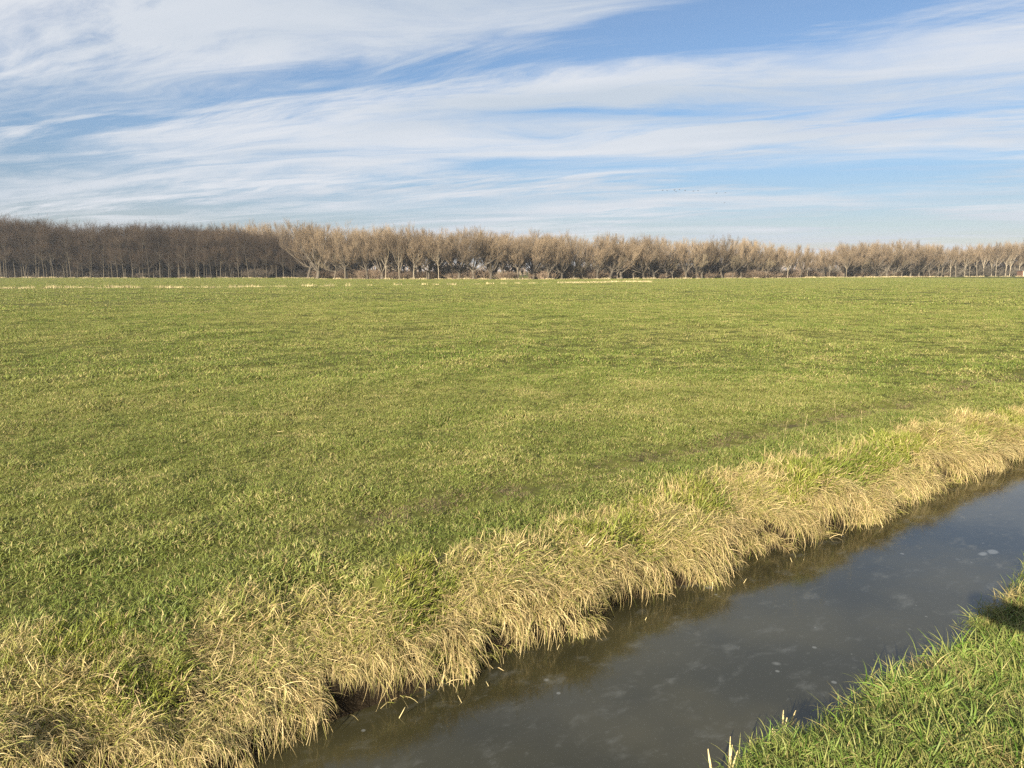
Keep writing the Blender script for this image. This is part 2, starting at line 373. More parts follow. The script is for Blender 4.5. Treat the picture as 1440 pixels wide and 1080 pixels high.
# ------------------------------------------------------------------ grass: instanced tufts (stuff)
def proto_collection(name, meshes, mat):
    col = bpy.data.collections.new(name)
    for i, me in enumerate(meshes):
        me.materials.append(mat)
        col.objects.link(bpy.data.objects.new('%s_%02d' % (name, i), me))
    return col
def scatter(name, pos, rotz, scl, idx, col, label, cat, tilt=None):
    n = len(pos)
    me = bpy.data.meshes.new(name); me.vertices.add(n); me.vertices.foreach_set('co', np.ascontiguousarray(pos, np.float32).ravel())
    rot = np.zeros((n, 3), np.float32); rot[:, 2] = rotz
    if tilt is not None: rot[:, 0] = tilt[:, 0]; rot[:, 1] = tilt[:, 1]
    a = me.attributes.new('rot', 'FLOAT_VECTOR', 'POINT'); a.data.foreach_set('vector', rot.ravel())
    a = me.attributes.new('scl', 'FLOAT', 'POINT'); a.data.foreach_set('value', np.ascontiguousarray(scl, np.float32))
    a = me.attributes.new('idx', 'INT', 'POINT'); a.data.foreach_set('value', np.ascontiguousarray(idx, np.int32))
    o = link(bpy.data.objects.new(name, me))
    ng = bpy.data.node_groups.new(name, 'GeometryNodeTree')
    ng.interface.new_socket('Geometry', in_out='INPUT', socket_type='NodeSocketGeometry')
    ng.interface.new_socket('Geometry', in_out='OUTPUT', socket_type='NodeSocketGeometry')
    N = ng.nodes; L = ng.links
    gi, go = N.new('NodeGroupInput'), N.new('NodeGroupOutput')
    ci = N.new('GeometryNodeCollectionInfo'); ci.inputs['Collection'].default_value = col
    ci.inputs['Separate Children'].default_value = True; ci.inputs['Reset Children'].default_value = True
    ip = N.new('GeometryNodeInstanceOnPoints'); ip.inputs['Pick Instance'].default_value = True
    def at(nm, typ):
        x = N.new('GeometryNodeInputNamedAttribute'); x.data_type = typ; x.inputs['Name'].default_value = nm
        return [s for s in x.outputs if s.enabled][0]
    L.new(gi.outputs[0], ip.inputs['Points']); L.new(ci.outputs[0], ip.inputs['Instance'])
    L.new(at('idx', 'INT'), ip.inputs['Instance Index'])
    e2r = N.new('FunctionNodeEulerToRotation'); L.new(at('rot', 'FLOAT_VECTOR'), e2r.inputs[0])
    L.new(e2r.outputs[0], ip.inputs['Rotation']); L.new(at('scl', 'FLOAT'), ip.inputs['Scale'])
    L.new(ip.outputs[0], go.inputs[0])
    md = o.modifiers.new('tufts', 'NODES'); md.node_group = ng
    return tag(o, label, cat, kind='stuff')

def grid_uv(u0, u1, v0, v1, d):
    gu, gv = np.meshgrid(np.arange(u0, u1, d), np.arange(v0, v1, d), indexing='ij')
    gu = gu.ravel() + rng.uniform(-.5, .5, gu.size) * d; gv = gv.ravel() + rng.uniform(-.5, .5, gv.size) * d
    return gu, gv
def in_view(x, y, lim=43.0, pad=1.5):
    return (y > 0.5) & (np.abs(x) < (y + pad) * math.tan(math.radians(lim)) + pad * 0.3)
TAU = 2 * math.pi
def field_scatter(name, protos, mat, r0, r1, d, label, fade=0.15):
    ext = r1 * 1.05
    gu, gv = grid_uv(-ext, ext, 3.3, ext, d)
    x, y = xy_of(gu, gv); r = np.hypot(x, y)
    lo = r0 * (1 - fade * rng.random(len(r))); hi = r1 * (1 - fade * rng.random(len(r)))
    s = gv - far_edge(gu)
    leftw = np.clip((1.2 - gu) / 2.2, 0, 1) * 0.55
    keep = (r > lo) & (r < hi) & in_view(x, y) & (s > 0.40 + leftw + 0.18 * rng.normal(size=len(r)))
    # thinner, more trodden along the track
    keep &= ~((np.abs(gv - track_v(gu)) < 0.12) & (rng.random(len(r)) < 0.12) & (gu > 2) & (r < 20))
    gu, gv, x, y = gu[keep], gv[keep], x[keep], y[keep]
    z = on_sheet('field', gu, gv) + 0.006
    n = len(x)
    lush = 0.85 + 0.36 * vn(gu / 0.26, gv / 0.26, 43) + 0.30 * vn(gu / 0.8, gv / 0.8, 41) + 0.18 * vn(gu / 2.6, gv / 2.2, 42)
    low = 1 - 0.32 * np.exp(-((gv - track_v(gu)) / 0.25) ** 2)
    sc_ = np.clip(lush, 0.66, 1.5) * low * rng.uniform(0.85, 1.15, n)
    rz = rng.random(n) * TAU; e_ = 0.05 if r1 < 20 else 0.3          # tufts stand square to the uneven ground
    gu_ = (on_sheet('field', gu + e_, gv) - on_sheet('field', gu - e_, gv)) / (2 * e_); gv_ = (on_sheet('field', gu, gv + e_) - on_sheet('field', gu, gv - e_)) / (2 * e_)
    nx, ny = -(gu_ * UX + gv_ * VX), -(gu_ * UY + gv_ * VY); ln = np.sqrt(1 + nx * nx + ny * ny)
    lx, ly, lz = (nx * np.cos(rz) + ny * np.sin(rz)) / ln, (-nx * np.sin(rz) + ny * np.cos(rz)) / ln, 1 / ln
    return scatter(name, np.stack([x, y, z], 1), rz, sc_, rng.integers(0, len(protos), n),
                   proto_collection(name + '_tufts', protos, mat), label, 'grass', tilt=np.stack([-np.arcsin(np.clip(ly, -1, 1)), np.arctan2(lx, lz)], 1))
def dryp(p): return lambda n: (rng.random(n) < p).astype(float)
near_p = [blade_mesh('tuft', [(blades(95, 0.095, uni(0.020, 0.056), uni(0.0035, 0.0068), nrm(0.7, 0.45), nrm(1.55, 0.5), uni(0, TAU)), dryp(0.12)),
                              (blades(5, 0.095, uni(0.04, 0.08), uni(0.003, 0.005), nrm(0.9, 0.3), nrm(1.5, 0.4), uni(0, TAU)), dryp(0.4))]) for _ in range(6)]
mid_p = [blade_mesh('tuft', [(blades(170, 0.27, uni(0.030, 0.070), uni(0.007, 0.013), nrm(0.7, 0.35), nrm(1.4, 0.4), uni(0, TAU), K=3), dryp(0.10))]) for _ in range(5)]
far_p = [blade_mesh('tuft', [(blades(300, 1.0, uni(0.045, 0.10), uni(0.018, 0.038), nrm(0.7, 0.3), nrm(1.4, 0.3), uni(0, TAU), K=3), dryp(0.08))]) for _ in range(5)]
field_scatter('short_grass', near_p, M_FIELD, 0, 15, 0.095, 'short green pasture grass close to the ditch')
field_scatter('pasture_grass', mid_p, M_FIELD, 13.5, 48, 0.31, 'cropped green grass over the middle of the pasture')
field_scatter('meadow_grass', far_p, M_FIELD, 43, 235, 1.2, 'even green grass of the far pasture up to the trees')

# dry grass over the far bank
def hang(n): return blades(n, 0.16, uni(0.05, 0.175), uni(0.0022, 0.0050), nrm(0.9, 0.4), nrm(1.95, 0.45), nrm(0, 1.05), K=5)
def fringe(n): return blades(n, 0.11, uni(0.08, 0.30), uni(0.0024, 0.0050), nrm(0.95, 0.45), nrm(2.75, 0.3), nrm(0, 0.45), K=7)
def mat_(n): return blades(n, 0.13, uni(0.04, 0.15), uni(0.0022, 0.0050), nrm(1.05, 0.4), nrm(1.75, 0.4), nrm(0, 1.7), K=5)
def laid(n): return blades(n, 0.10, uni(0.2, 0.42), uni(0.003, 0.005), nrm(1.25, 0.15), nrm(1.65, 0.15), nrm(0, 0.5), K=6)
def stand(n): return blades(n, 0.10, uni(0.05, 0.16), uni(0.002, 0.0045), nrm(0.5, 0.35), nrm(0.9, 0.5), uni(0, TAU), K=5)
def green(n): return blades(n, 0.10, uni(0.05, 0.13), uni(0.004, 0.007), nrm(0.35, 0.25), nrm(1.2, 0.4), uni(0, TAU), K=5)
def mixp(p): return lambda n: np.where(rng.random(n) < p, rng.uniform(0.70, 1.0, n), rng.uniform(0.0, 0.55, n))
dry_p = []; fringe_p = []
for k in range(6): dry_p.append(blade_mesh('tuft', [(hang(150), mixp(0.50)), (mat_(60), mixp(0.6)), (green(14), dryp(0.2))]))           # 0-5
for k in range(5): dry_p.append(blade_mesh('tuft', [(mat_(180), mixp(0.54)), (green(30), mixp(0.1)), (laid(3), dryp(1))]))           # 6-10
for k in range(4): dry_p.append(blade_mesh('tuft', [(stand(75), mixp(0.85)), (mat_(40), mixp(0.8))]))            # 11-14
for k in range(5): fringe_p.append(blade_mesh('tuft', [(fringe(150), mixp(0.70))]))
for k in range(4): dry_p.append(blade_mesh('tuft', [(green(110), dryp(0.12)), (mat_(18), dryp(0.9))]))           # 15-18
dry_p += fringe_p                               # 19-23
DOWN = math.atan2(-VY, -VX)                     # bearing towards the water
def bank_scatter():
    gu, gv = grid_uv(-3.4, 16.5, 3.1, 5.4, 0.088)
    s = gv - far_edge(gu)
    wid = 0.60 + 0.96 * np.clip((1.6 - gu) / 2.6, 0, 1) + 0.12 * vn(gu / 0.8, 0, 51) + 0.10 * vn(gu / 0.25, gv / 0.25, 52)
    keep = (s > -0.015) & (s < wid)
    keep &= rng.random(len(s)) < np.clip(0.45 + (wid - s) / 0.5, 0, 1)
    hole = (vn(gu / 0.17, gv / 0.12, 53) > np.where(s < 0.3, 0.74, 0.85)) & (s < 0.5)
    keep &= ~hole
    x, y = xy_of(gu, gv)
    keep &= in_view(x, y, 44, 1.5)
    gu, gv, s, wid, x, y = (q[keep] for q in (gu, gv, s, wid, x, y))
    n = len(s); r1 = rng.random(n)
    z = on_sheet('field', gu, gv) + 0.006
    grn = vn(gu / 0.55, gv / 0.45, 54) + 0.5 * vn(gu / 0.2, gv / 0.2, 55)
    idx = np.where(s < 0.38, rng.integers(0, 6, n), rng.integers(6, 11, n))
    st = (s > 0.42) & (gu > 3.0) & (vn(gu / 0.9, gv / 0.6, 56) > -0.15) & (r1 < 0.40)
    idx = np.where(st, rng.integers(11, 15, n), idx)
    isg = (grn > np.where(s < 0.2, 0.42, np.interp(gu, [0.5, 3.0], [0.50, 0.20]))) & ~st
    idx = np.where(isg, rng.integers(15, 19, n), idx)
    idx = np.where((s < 0.13) & (rng.random(n) < 0.85), rng.integers(19, 24, n), idx)
    rot = DOWN + rng.normal(0, 0.16, n) + 0.45 * vn(gu / 0.5, gv / 0.4, 59) + np.where(s > 0.38, 0.9 * vn(gu / 0.7, gv / 0.5, 57) + rng.normal(0, 0.5, n), 0)
    scl = rng.uniform(0.6, 1.2, n) * (1 + 0.32 * vn(gu / 0.4, gv / 0.3, 58)) * np.interp(gu, [0.5, 3.5], [0.72, 1.0])
    scatter('dry_grass', np.stack([x, y, z], 1), rot, scl, idx, proto_collection('dry_grass_tufts', dry_p, M_DRY),
            'straw-coloured withered grass matted over the far ditch bank', 'grass',
            tilt=np.stack([np.zeros(n), np.clip(np.arctan((far_ground(gu, gv + 0.06) - far_ground(gu, gv - 0.06)) / 0.12), -0.2, 0.6)], 1))
bank_scatter()

# green grass on the near bank
lush_p = [blade_mesh('tuft', [(blades(70, 0.10, uni(0.04, 0.135), uni(0.0034, 0.0072), nrm(0.6, 0.42), nrm(1.6, 0.6), uni(0, TAU), K=6, wander=0.7), mixp(0.06)),
                              (blades(25, 0.10, uni(0.06, 0.18), uni(0.002, 0.004), nrm(1.0, 0.3), nrm(1.8, 0.3), uni(0, TAU), K=5), mixp(0.18))]) for _ in range(8)]
lush_p += [blade_mesh('tuft', [(blades(90, 0.10, uni(0.05, 0.16), uni(0.0025, 0.005), nrm(0.9, 0.4), nrm(1.8, 0.4), uni(0, TAU), K=5), mixp(0.8))]) for _ in range(3)]
def near_scatter():
    gu, gv = grid_uv(1.2, 11.0, -0.9, 1.9, 0.075)
    s = near_edge(gu) - gv
    x, y = xy_of(gu, gv)
    keep = (s > 0.0) & in_view(x, y, 46, 1.0)
    gu, gv, s, x, y = (q[keep] for q in (gu, gv, s, x, y))
    n = len(s); z = on_sheet('near_bank', gu, gv)
    rot = rng.random(n) * TAU
    scl = rng.uniform(0.75, 1.15, n) * (1 + 0.3 * vn(gu / 0.35, gv / 0.35, 61))
    lean = np.clip(1 - s / 0.3, 0, 1) * 0.35
    tl = np.stack([rng.normal(0, 0.28, n) - lean * VY, rng.normal(0, 0.28, n) + lean * VX], 1)
    scatter('bank_grass', np.stack([x, y, z], 1), rot, scl, np.where(vn(gu / 0.22, gv / 0.22, 62) + 0.4 * vn(gu / 0.7, gv / 0.7, 63) > 0.62, rng.integers(8, 11, n), rng.integers(0, 8, n)), proto_collection('bank_grass_tufts', lush_p, M_LUSH),
            'lush long green grass on the bank opposite the dry verge', 'grass', tilt=tl)
near_scatter()

# ------------------------------------------------------------------ trees
def grow(P0, D0, L, r0, r1, K, up, wob, r=rng):
    """N curved branches; returns points (N,K,3) and radii (N,K)"""
    N = len(P0); P = np.zeros((N, K, 3)); P[:, 0] = P0; d = D0.copy()
    for k in range(1, K):
        d = d + np.array([0, 0, up])[None] / (K - 1) + r.normal(0, wob, (N, 3)) / math.sqrt(K - 1)
        d /= np.linalg.norm(d, axis=1, keepdims=True)
        P[:, k] = P[:, k - 1] + d * (L / (K - 1))[:, None]
    t = np.linspace(0, 1, K)[None]
    return P, r0[:, None] * (1 - t) + r1[:, None] * t
def sprout(P, R, per, tmin, tmax, ang, r=rng):
    """start points and directions of children along branches P"""
    N, K, _ = P.shape
    b = np.repeat(np.arange(N), per); n = len(b)
    t = r.uniform(tmin, tmax, n) * (K - 1); k = np.minimum(t.astype(int), K - 2); f = (t - k)[:, None]
    A, B = P[b, k], P[b, k + 1]
    p = A * (1 - f) + B * f; d = B - A; d /= np.linalg.norm(d, axis=1, keepdims=True) + 1e-9
    rad = R[b, k] * (1 - f[:, 0]) + R[b, k + 1] * f[:, 0]
    q = r.normal(size=(n, 3)); q -= (q * d).sum(1, keepdims=True) * d; q /= np.linalg.norm(q, axis=1, keepdims=True)
    a = ang(n)[:, None]
    return p, d * np.cos(a) + q * np.sin(a), rad, t / (K - 1)
def join(parts):
    Vs, Qs, o = [], [], 0
    for V, Q in parts: Vs.append(V); Qs.append(Q + o); o += len(V)
    return np.concatenate(Vs), np.concatenate(Qs)
def tree_meshes(name, H, bole, trunk_r, n_limb, spread, limb_len, subs, twig_r, single, bark, twig, lean=0.05):
    up = 0.5 if single else 1.0
    """wood (trunk and limbs) and crown (branchlets and twigs) meshes of one bare tree of height H"""
    N1 = lambda v, n: np.full(n, float(v))
    wood, crown = [], []
    top = H * (0.93 if single else bole)
    P0, R0 = grow(np.array([[0, 0, -0.15]]), np.array([[rng.normal(0, lean), rng.normal(0, lean), 1.0]]), N1(top, 1), N1(trunk_r, 1), N1(trunk_r * (0.12 if single else 0.72), 1), 8, 0.2, 0.07)
    R0[:, 0] *= 1.35
    wood.append(tubes(P0, R0, 7))
    lo = bole if not single else bole
    p, d, rad, t = sprout(P0, R0, n_limb, (lo if single else 0.72), 0.99, lambda n: np.abs(rng.normal(spread, 0.16 if single else 0.30, n)))
    if not single: p[:2] = P0[0, -1]
    L = H * limb_len * rng.uniform(0.75, 1.1, len(p)) * ((1.05 - 0.75 * t) if single else 1.0)
    P1, R1 = grow(p, d, L, np.minimum(rad * 0.62, trunk_r * 0.6), N1(0.018, len(p)), 7, 0.55 if single else 0.6, 0.12)
    wood.append(tubes(P1, R1, 5))
    p, d, rad, t = sprout(P1, R1, subs[0], 0.22, 0.98, nrm(0.65, 0.2))
    L = H * 0.22 * rng.uniform(0.6, 1.15, len(p)) * (1.15 - 0.5 * t)
    P2, R2 = grow(p, d, L, rad * 0.6, N1(0.012, len(p)), 5, up, 0.12)
    wood.append(tubes(P2, R2, 4))
    p, d, rad, t = sprout(np.concatenate([P2]), R2, subs[1], 0.1, 1.0, nrm(0.6, 0.2))
    L = H * 0.105 * rng.uniform(0.6, 1.2, len(p))
    P3, R3 = grow(p, d, L, np.minimum(rad * 0.7, twig_r * 1.8), N1(twig_r, len(p)), 4, up, 0.10)
    crown.append(tubes(P3, R3, 3))
    p, d, rad, t = sprout(P3, R3, subs[2], 0.15, 1.0, nrm(0.55, 0.2))
    L = H * 0.065 * rng.uniform(0.5, 1.25, len(p))
    P4, R4 = grow(p, d, L, N1(twig_r, len(p)), N1(twig_r * 0.55, len(p)), 3, up, 0.06)
    crown.append(tubes(P4, R4, 3))
    w = np_mesh(name + '_trunk', *join(wood), smooth=True); w.materials.append(bark)
    c = np_mesh(name + '_crown', *join(crown)); c.materials.append(twig)
    h = max(np.percentile(P4[:, :, 2], 99.5), 0.1)
    return w, c, h
def place_tree(name, meshes, x, y, H, label, group, cat='tree', wide=1.0):
    w, c, h = meshes
    e = link(bpy.data.objects.new(name, None)); e.empty_display_size = 0.5
    u, v = uv_of(x, y)
    e.location = (x, y, float(on_sheet('field', u, v)))
    e.rotation_euler = (0, 0, random.uniform(0, TAU)); s = H / h; e.scale = (s * wide, s * wide, s)
    tag(e, label, cat, group)
    for nm, me in (('trunk', w), ('crown', c)):
        o = link(bpy.data.objects.new(nm, me)); o.parent = e
    return e
def x_at(px, y): return (px - CX) / F_PX * (y * math.cos(PITCH) + EYE * math.sin(PITCH))
def h_at(py_top, y): return EYE + (HOR - py_top) / F_PX * y

alder = [tree_meshes('alder', 16, rng.uniform(0.16, 0.40), 0.15, 24, 1.0, 0.19, (4, 5, 6), 0.0078, True, M_ALDER_BARK, M_ALDER_TWIG, 0.03) for _ in range(5)]
poplar = [tree_meshes('poplar', 11, rng.uniform(0.12, 0.24), 0.24, int(rng.integers(6, 11)), 0.72, 0.60, (9, 8, 9), 0.0060, False, M_POP_BARK, M_POP_TWIG, 0.10) for _ in range(8)]
olive = [tree_meshes('olive', 8, rng.uniform(0.22, 0.30), 0.17, 7, 0.75, 0.55, (8, 7, 7), 0.009, False, M_POP_BARK, M_OLIVE_TWIG, 0.10) for _ in range(4)]
slim = [tree_meshes('slim', 11, rng.uniform(0.28, 0.36), 0.125, 8, 0.50, 0.48, (7, 7, 7), 0.009, False, M_PALE_BARK, M_POP_TWIG, 0.07) for _ in range(4)]

# dense dark wood: six rows of alders
TOP_A = ([-80, 0, 40, 120, 250, 330, 380, 420, 450], [309, 309, 311, 318, 318, 323, 328, 342, 352])
for row in range(7):
    yb = 196 + row * 3.6
    x = x_at(-75, yb)
    xe = x_at(436 - row * 4, yb)
    while x < xe:
        y = yb + random.uniform(-1.4, 1.4)
        px = CX + x / (y * math.cos(PITCH) + EYE * math.sin(PITCH)) * F_PX
        H = h_at(np.interp(px, *TOP_A), y) * random.uniform(0.82, 1.06)
        place_tree('alder_tree', random.choice(alder), x, y, H, *(('tall bare dark-twigged tree on the field edge of the dense brown wood', 'edge trees of the dense dark wood') if row == 0 else
                     ('tall bare dark-twigged tree crowded behind the edge of the dense brown wood', 'inner trees of the dense dark wood')))
        x += random.uniform(1.9, 2.7) * (1.0 if px < 380 else 1.0 + (px - 380) / 60)

# the looser row of tan-crowned trees
DEPTH = ([300, 430, 560, 720, 900, 1080, 1250, 1440, 1500], [182, 176, 168, 164, 175, 190, 222, 250, 262])
TOP_P = ([300, 340, 400, 450, 470, 490, 540, 650, 700, 750, 800, 822, 860, 900, 950, 1000, 1050, 1082, 1130, 1150, 1165, 1190, 1300, 1318, 1400, 1440, 1500],
         [320, 316, 315, 318, 326, 325, 322, 325, 328, 331, 331, 344, 332, 333, 339, 338, 337, 346, 345, 351, 349, 342, 341, 351, 343, 339, 339])
front = [433, 447, 488, 517, 537, 563, 583, 603, 645, 666, 690, 708, 729, 750, 771, 790, 807, 840, 857, 874, 905, 920, 937, 964, 987, 1016, 1042, 1065,
         1095, 1125, 1159, 1186, 1202, 1230, 1247, 1267, 1280, 1292, 1308]
for px in front:
    y = float(np.interp(px, *DEPTH)) + random.uniform(-2, 2)
    H = h_at(float(np.interp(px, *TOP_P)), y) * random.uniform(0.97, 1.09)
    place_tree('poplar_tree', random.choice(poplar), x_at(px, y), y, H, 'bare tree with spreading grey limbs and tan twig crown in the loose row', 'tan-crowned trees in the loose row', wide=random.uniform(0.95, 1.4))
for px in (1319, 1324, 1336, 1344, 1356, 1363, 1374, 1383, 1394, 1400, 1413, 1419, 1432, 1446, 1457):
    y = float(np.interp(px, *DEPTH)) + random.uniform(-3, 3)
    H = h_at(float(np.interp(px, *TOP_P)), y) * random.uniform(0.98, 1.08)
    place_tree('poplar_tree', random.choice(slim), x_at(px, y), y, H, 'slender bare tree with pale lit trunk in the row by the brick hut', 'pale-trunked trees in the row by the hut', wide=0.85)
for px in (485, 542, 562, 581, 617, 1107, 1135, 1166, 1190):
    y = float(np.interp(px, *DEPTH)) - 4 + random.uniform(-2, 2)
    H = h_at(float(np.interp(px, *TOP_P)), y) * random.uniform(0.75, 0.9)
    place_tree('young_tree', random.choice(slim), x_at(px, y), y, H, 'young bare tree with pale trunk standing before the loose row', 'young pale-trunked trees before the row', wide=0.9)
for px in (455, 470, 505, 528, 550, 575, 600, 700, 735, 820, 848, 868, 892, 912, 946, 980, 999, 1029, 1052, 1078, 1215, 1240, 1258, 1300):
    y = float(np.interp(px, *DEPTH)) + random.uniform(-1, 5)
    H = h_at(float(np.interp(px, *TOP_P)), y) * random.uniform(0.52, 0.72)
    place_tree('low_tree', random.choice(olive), x_at(px, y), y, H, 'low bushy bare tree with olive-brown twigs under the tan crowns', 'low olive-brown trees among the row', wide=1.15)
px = 318.0
while px < 1480:                      # trees of the rows behind
    for back in (9, 20):
        q = px + random.uniform(-6, 6)
        y = float(np.interp(q, *DEPTH)) + back + random.uniform(-3, 3)
        if q < 440: y += 26
        H = h_at(float(np.interp(q, *TOP_P)) + 2, y) * random.uniform(0.94, 1.05)
        if 560 < q < 830 and random.random() < 0.25: continue
        place_tree('poplar_tree', random.choice(poplar), x_at(q, y), y, H, 'bare tan-crowned tree seen behind the front trunks of the loose row', 'tan-crowned trees behind the row')
    px += random.uniform(13, 19)

# shrubs under the trees
def shrub_mesh(name, mat, n=260, H=2.0, w=1.3):
    p = np.stack([rng.normal(0, w * 0.35, n), rng.normal(0, w * 0.35, n), np.zeros(n)], 1)
    d = np.stack([p[:, 0] * 0.5 + rng.normal(0, .25, n), p[:, 1] * 0.5 + rng.normal(0, .25, n), np.ones(n)], 1); d /= np.linalg.norm(d, axis=1, keepdims=True)
    P, R = grow(p, d, rng.uniform(0.5, 1.0, n) * H, np.full(n, 0.016), np.full(n, 0.010), 5, 0.1, 0.25)
    a = tubes(P, R, 3)
    p, d, rad, t = sprout(P, R, 5, 0.3, 1.0, nrm(0.6, 0.2))
    P2, R2 = grow(p, d, rng.uniform(0.15, 0.3, len(p)) * H, np.full(len(p), 0.012), np.full(len(p), 0.008), 3, 0.2, 0.2)
    me = np_mesh(name, *join([a, tubes(P2, R2, 3)])); me.materials.append(mat)
    return me
brown_sh = [shrub_mesh('brown_shrub', M_SHRUB) for _ in range(4)]
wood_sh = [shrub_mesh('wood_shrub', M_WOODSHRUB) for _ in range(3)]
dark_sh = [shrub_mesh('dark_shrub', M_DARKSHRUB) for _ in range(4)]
def place_shrub(me, px, y, H, label, group, name='shrub'):
    o = link(bpy.data.objects.new(name, me)); x = x_at(px, y); u, v = uv_of(x, y)
    o.location = (x, y, float(on_sheet('field', u, v)) - 0.05); o.rotation_euler = (0, 0, random.uniform(0, TAU))
    s = H / 2.1; o.scale = (s * random.uniform(1.2, 2.0), s * random.uniform(1.2, 2.0), s)
    return tag(o, label, 'shrub', group)
px = 455.0
while px < 1325:
    y = float(np.interp(px, *DEPTH)) + random.uniform(1, 7)
    if 560 < px < 830 and random.random() < 0.45: px += 8; continue
    dark = (random.random() < 0.25) or (860 < px < 950 and random.random() < 0.6) or (px > 1190 and random.random() < 0.5)
    if dark: place_shrub(random.choice(dark_sh), px, y + 6, random.uniform(2.2, 4.2), 'dense dark thicket shrub behind the trunks of the row', 'dark shrubs behind the row')
    else: place_shrub(random.choice(brown_sh), px, y, random.uniform(1.3, 2.6), 'low reddish-brown brushwood shrub beneath the row of trees', 'brown shrubs beneath the row')
    px += random.uniform(5, 10)
px = 1215.0
while px < 1480:
    y = float(np.interp(px, *DEPTH)) + random.uniform(8, 14)
    place_shrub(random.choice(dark_sh), px, y, random.uniform(3.4, 5.0), 'dense dark thicket shrub behind the trunks of the row', 'dark shrubs behind the row')
    px += random.uniform(6, 9)
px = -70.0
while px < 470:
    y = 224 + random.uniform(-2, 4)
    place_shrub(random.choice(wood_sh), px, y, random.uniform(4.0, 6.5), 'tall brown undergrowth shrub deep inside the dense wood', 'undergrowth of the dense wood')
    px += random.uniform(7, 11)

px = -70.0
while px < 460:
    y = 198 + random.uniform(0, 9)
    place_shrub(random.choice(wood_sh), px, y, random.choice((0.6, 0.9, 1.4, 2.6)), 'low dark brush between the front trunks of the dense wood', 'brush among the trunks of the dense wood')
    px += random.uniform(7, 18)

# far-off woods beyond the row, read as one mass
def far_wood():
    parts = []
    n = 5200
    x = rng.uniform(-420, 620, n); y = 330 + 0.18 * x + rng.uniform(0, 30, n)
    base = np.stack([x, y, np.full(n, -0.1)], 1)
    d = np.stack([rng.normal(0, .12, n), rng.normal(0, .12, n), np.ones(n)], 1)
    H = (7 + 2.5 * vn(x / 40, y * 0, 71)) * rng.uniform(0.5, 1.05, n)
    P, R = grow(base, d, H, np.full(n, 0.09), np.full(n, 0.04), 4, 0.1, 0.12)
    parts.append(tubes(P, R, 3))
    p, dd, rad, t = sprout(P, R, 7, 0.2, 1.0, nrm(0.6, 0.2))
    P2, R2 = grow(p, dd, rng.uniform(0.8, 2.2, len(p)), np.full(len(p), 0.035), np.full(len(p), 0.02), 3, 0.4, 0.2)
    parts.append(tubes(P2, R2, 3))
    me = np_mesh('distant_wood', *join(parts)); me.materials.append(M_SHRUB)
    tag(link(bpy.data.objects.new('distant_wood', me)), 'far-off brown bare wood glimpsed between the trunks', 'woodland', kind='stuff')
far_wood()

# ------------------------------------------------------------------ pale reed tufts along the far ditches
def reed_mesh(n, H, w):
    b = blades(n, w, uni(0.45 * H, H), uni(0.012, 0.022), nrm(0.1, 0.1), nrm(0.5, 0.3), uni(0, TAU), K=4)
    me = blade_mesh('reed_tuft', [(b, dryp(1.0))]); me.materials.append(M_REED); return me
reed_low = [reed_mesh(60, 0.36, 0.38) for _ in range(3)]
reed_tall = [reed_mesh(30, 1.2, 0.45) for _ in range(2)]
def place_reed(me, px, py, s, label, group):
    y = EYE * F_PX / (py - HOR); x = x_at(px, y); u, v = uv_of(x, y)
    o = link(bpy.data.objects.new('reed_tuft', me)); o.location = (x, y, float(on_sheet('field', u, v)) - 0.03)
    o.rotation_euler = (0, 0, random.uniform(0, TAU)); o.scale = (s * random.uniform(1, 1.8), s * random.uniform(1, 1.8), s * random.uniform(0.8, 1.2))
    return tag(o, label, 'reeds', group)
REED = ([0, 35, 70, 130, 180, 240, 290, 360, 460, 500, 560, 650, 780, 900], [406.5, 406, 405.5, 405.2, 405, 405, 404.2, 403.5, 402.5, 402, 401, 400.3, 398.2, 396.6])
for px in list(np.arange(2, 210, 6.5)) + list(np.arange(222, 455, 11)) + list(np.arange(520, 780, 19)):
    if random.random() < 0.22: continue
    p_ = px + random.uniform(-2, 2)
    place_reed(random.choice(reed_low), p_, float(np.interp(p_, *REED)) + random.uniform(-.3, .3), random.uniform(0.6, 1.3), 'low pale tuft of dry reed along the distant field ditch', 'low reed tufts along the far ditch')
for px in list(np.arange(788, 915, 3.6)):
    place_reed(random.choice(reed_low), px, float(np.interp(px, *REED)) + random.uniform(-.2, .2), random.uniform(0.9, 1.3), 'pale dry reed tuft in the unbroken reed strip', 'reed tufts of the unbroken strip')
for px in (72, 180, 458, 463, 469, 490):
    place_reed(random.choice(reed_tall), px, float(np.interp(px, *REED)), random.uniform(0.5, 0.8), 'tall wispy dry reed clump rising above the low tufts', 'tall reed clumps by the far ditch')
px = -40.0
while px < 1465:                       # pale verge at the foot of the trees
    y = float(np.interp(px, [-60, 400, 440, *DEPTH[0][1:]], [192, 188, 172, *[d - 6 for d in DEPTH[1][1:]]])) + random.uniform(-1.5, 1.5)
    py = HOR + EYE * F_PX / y
    if random.random() < 0.8 or 1120 < px < 1310:
        place_reed(random.choice(reed_low), px, py, random.uniform(0.8, 1.7), 'pale dry grass tuft on the verge at the foot of the trees', 'verge tufts at the foot of the trees')
    px += random.uniform(5, 9) if not 1125 < px < 1310 else 3.5

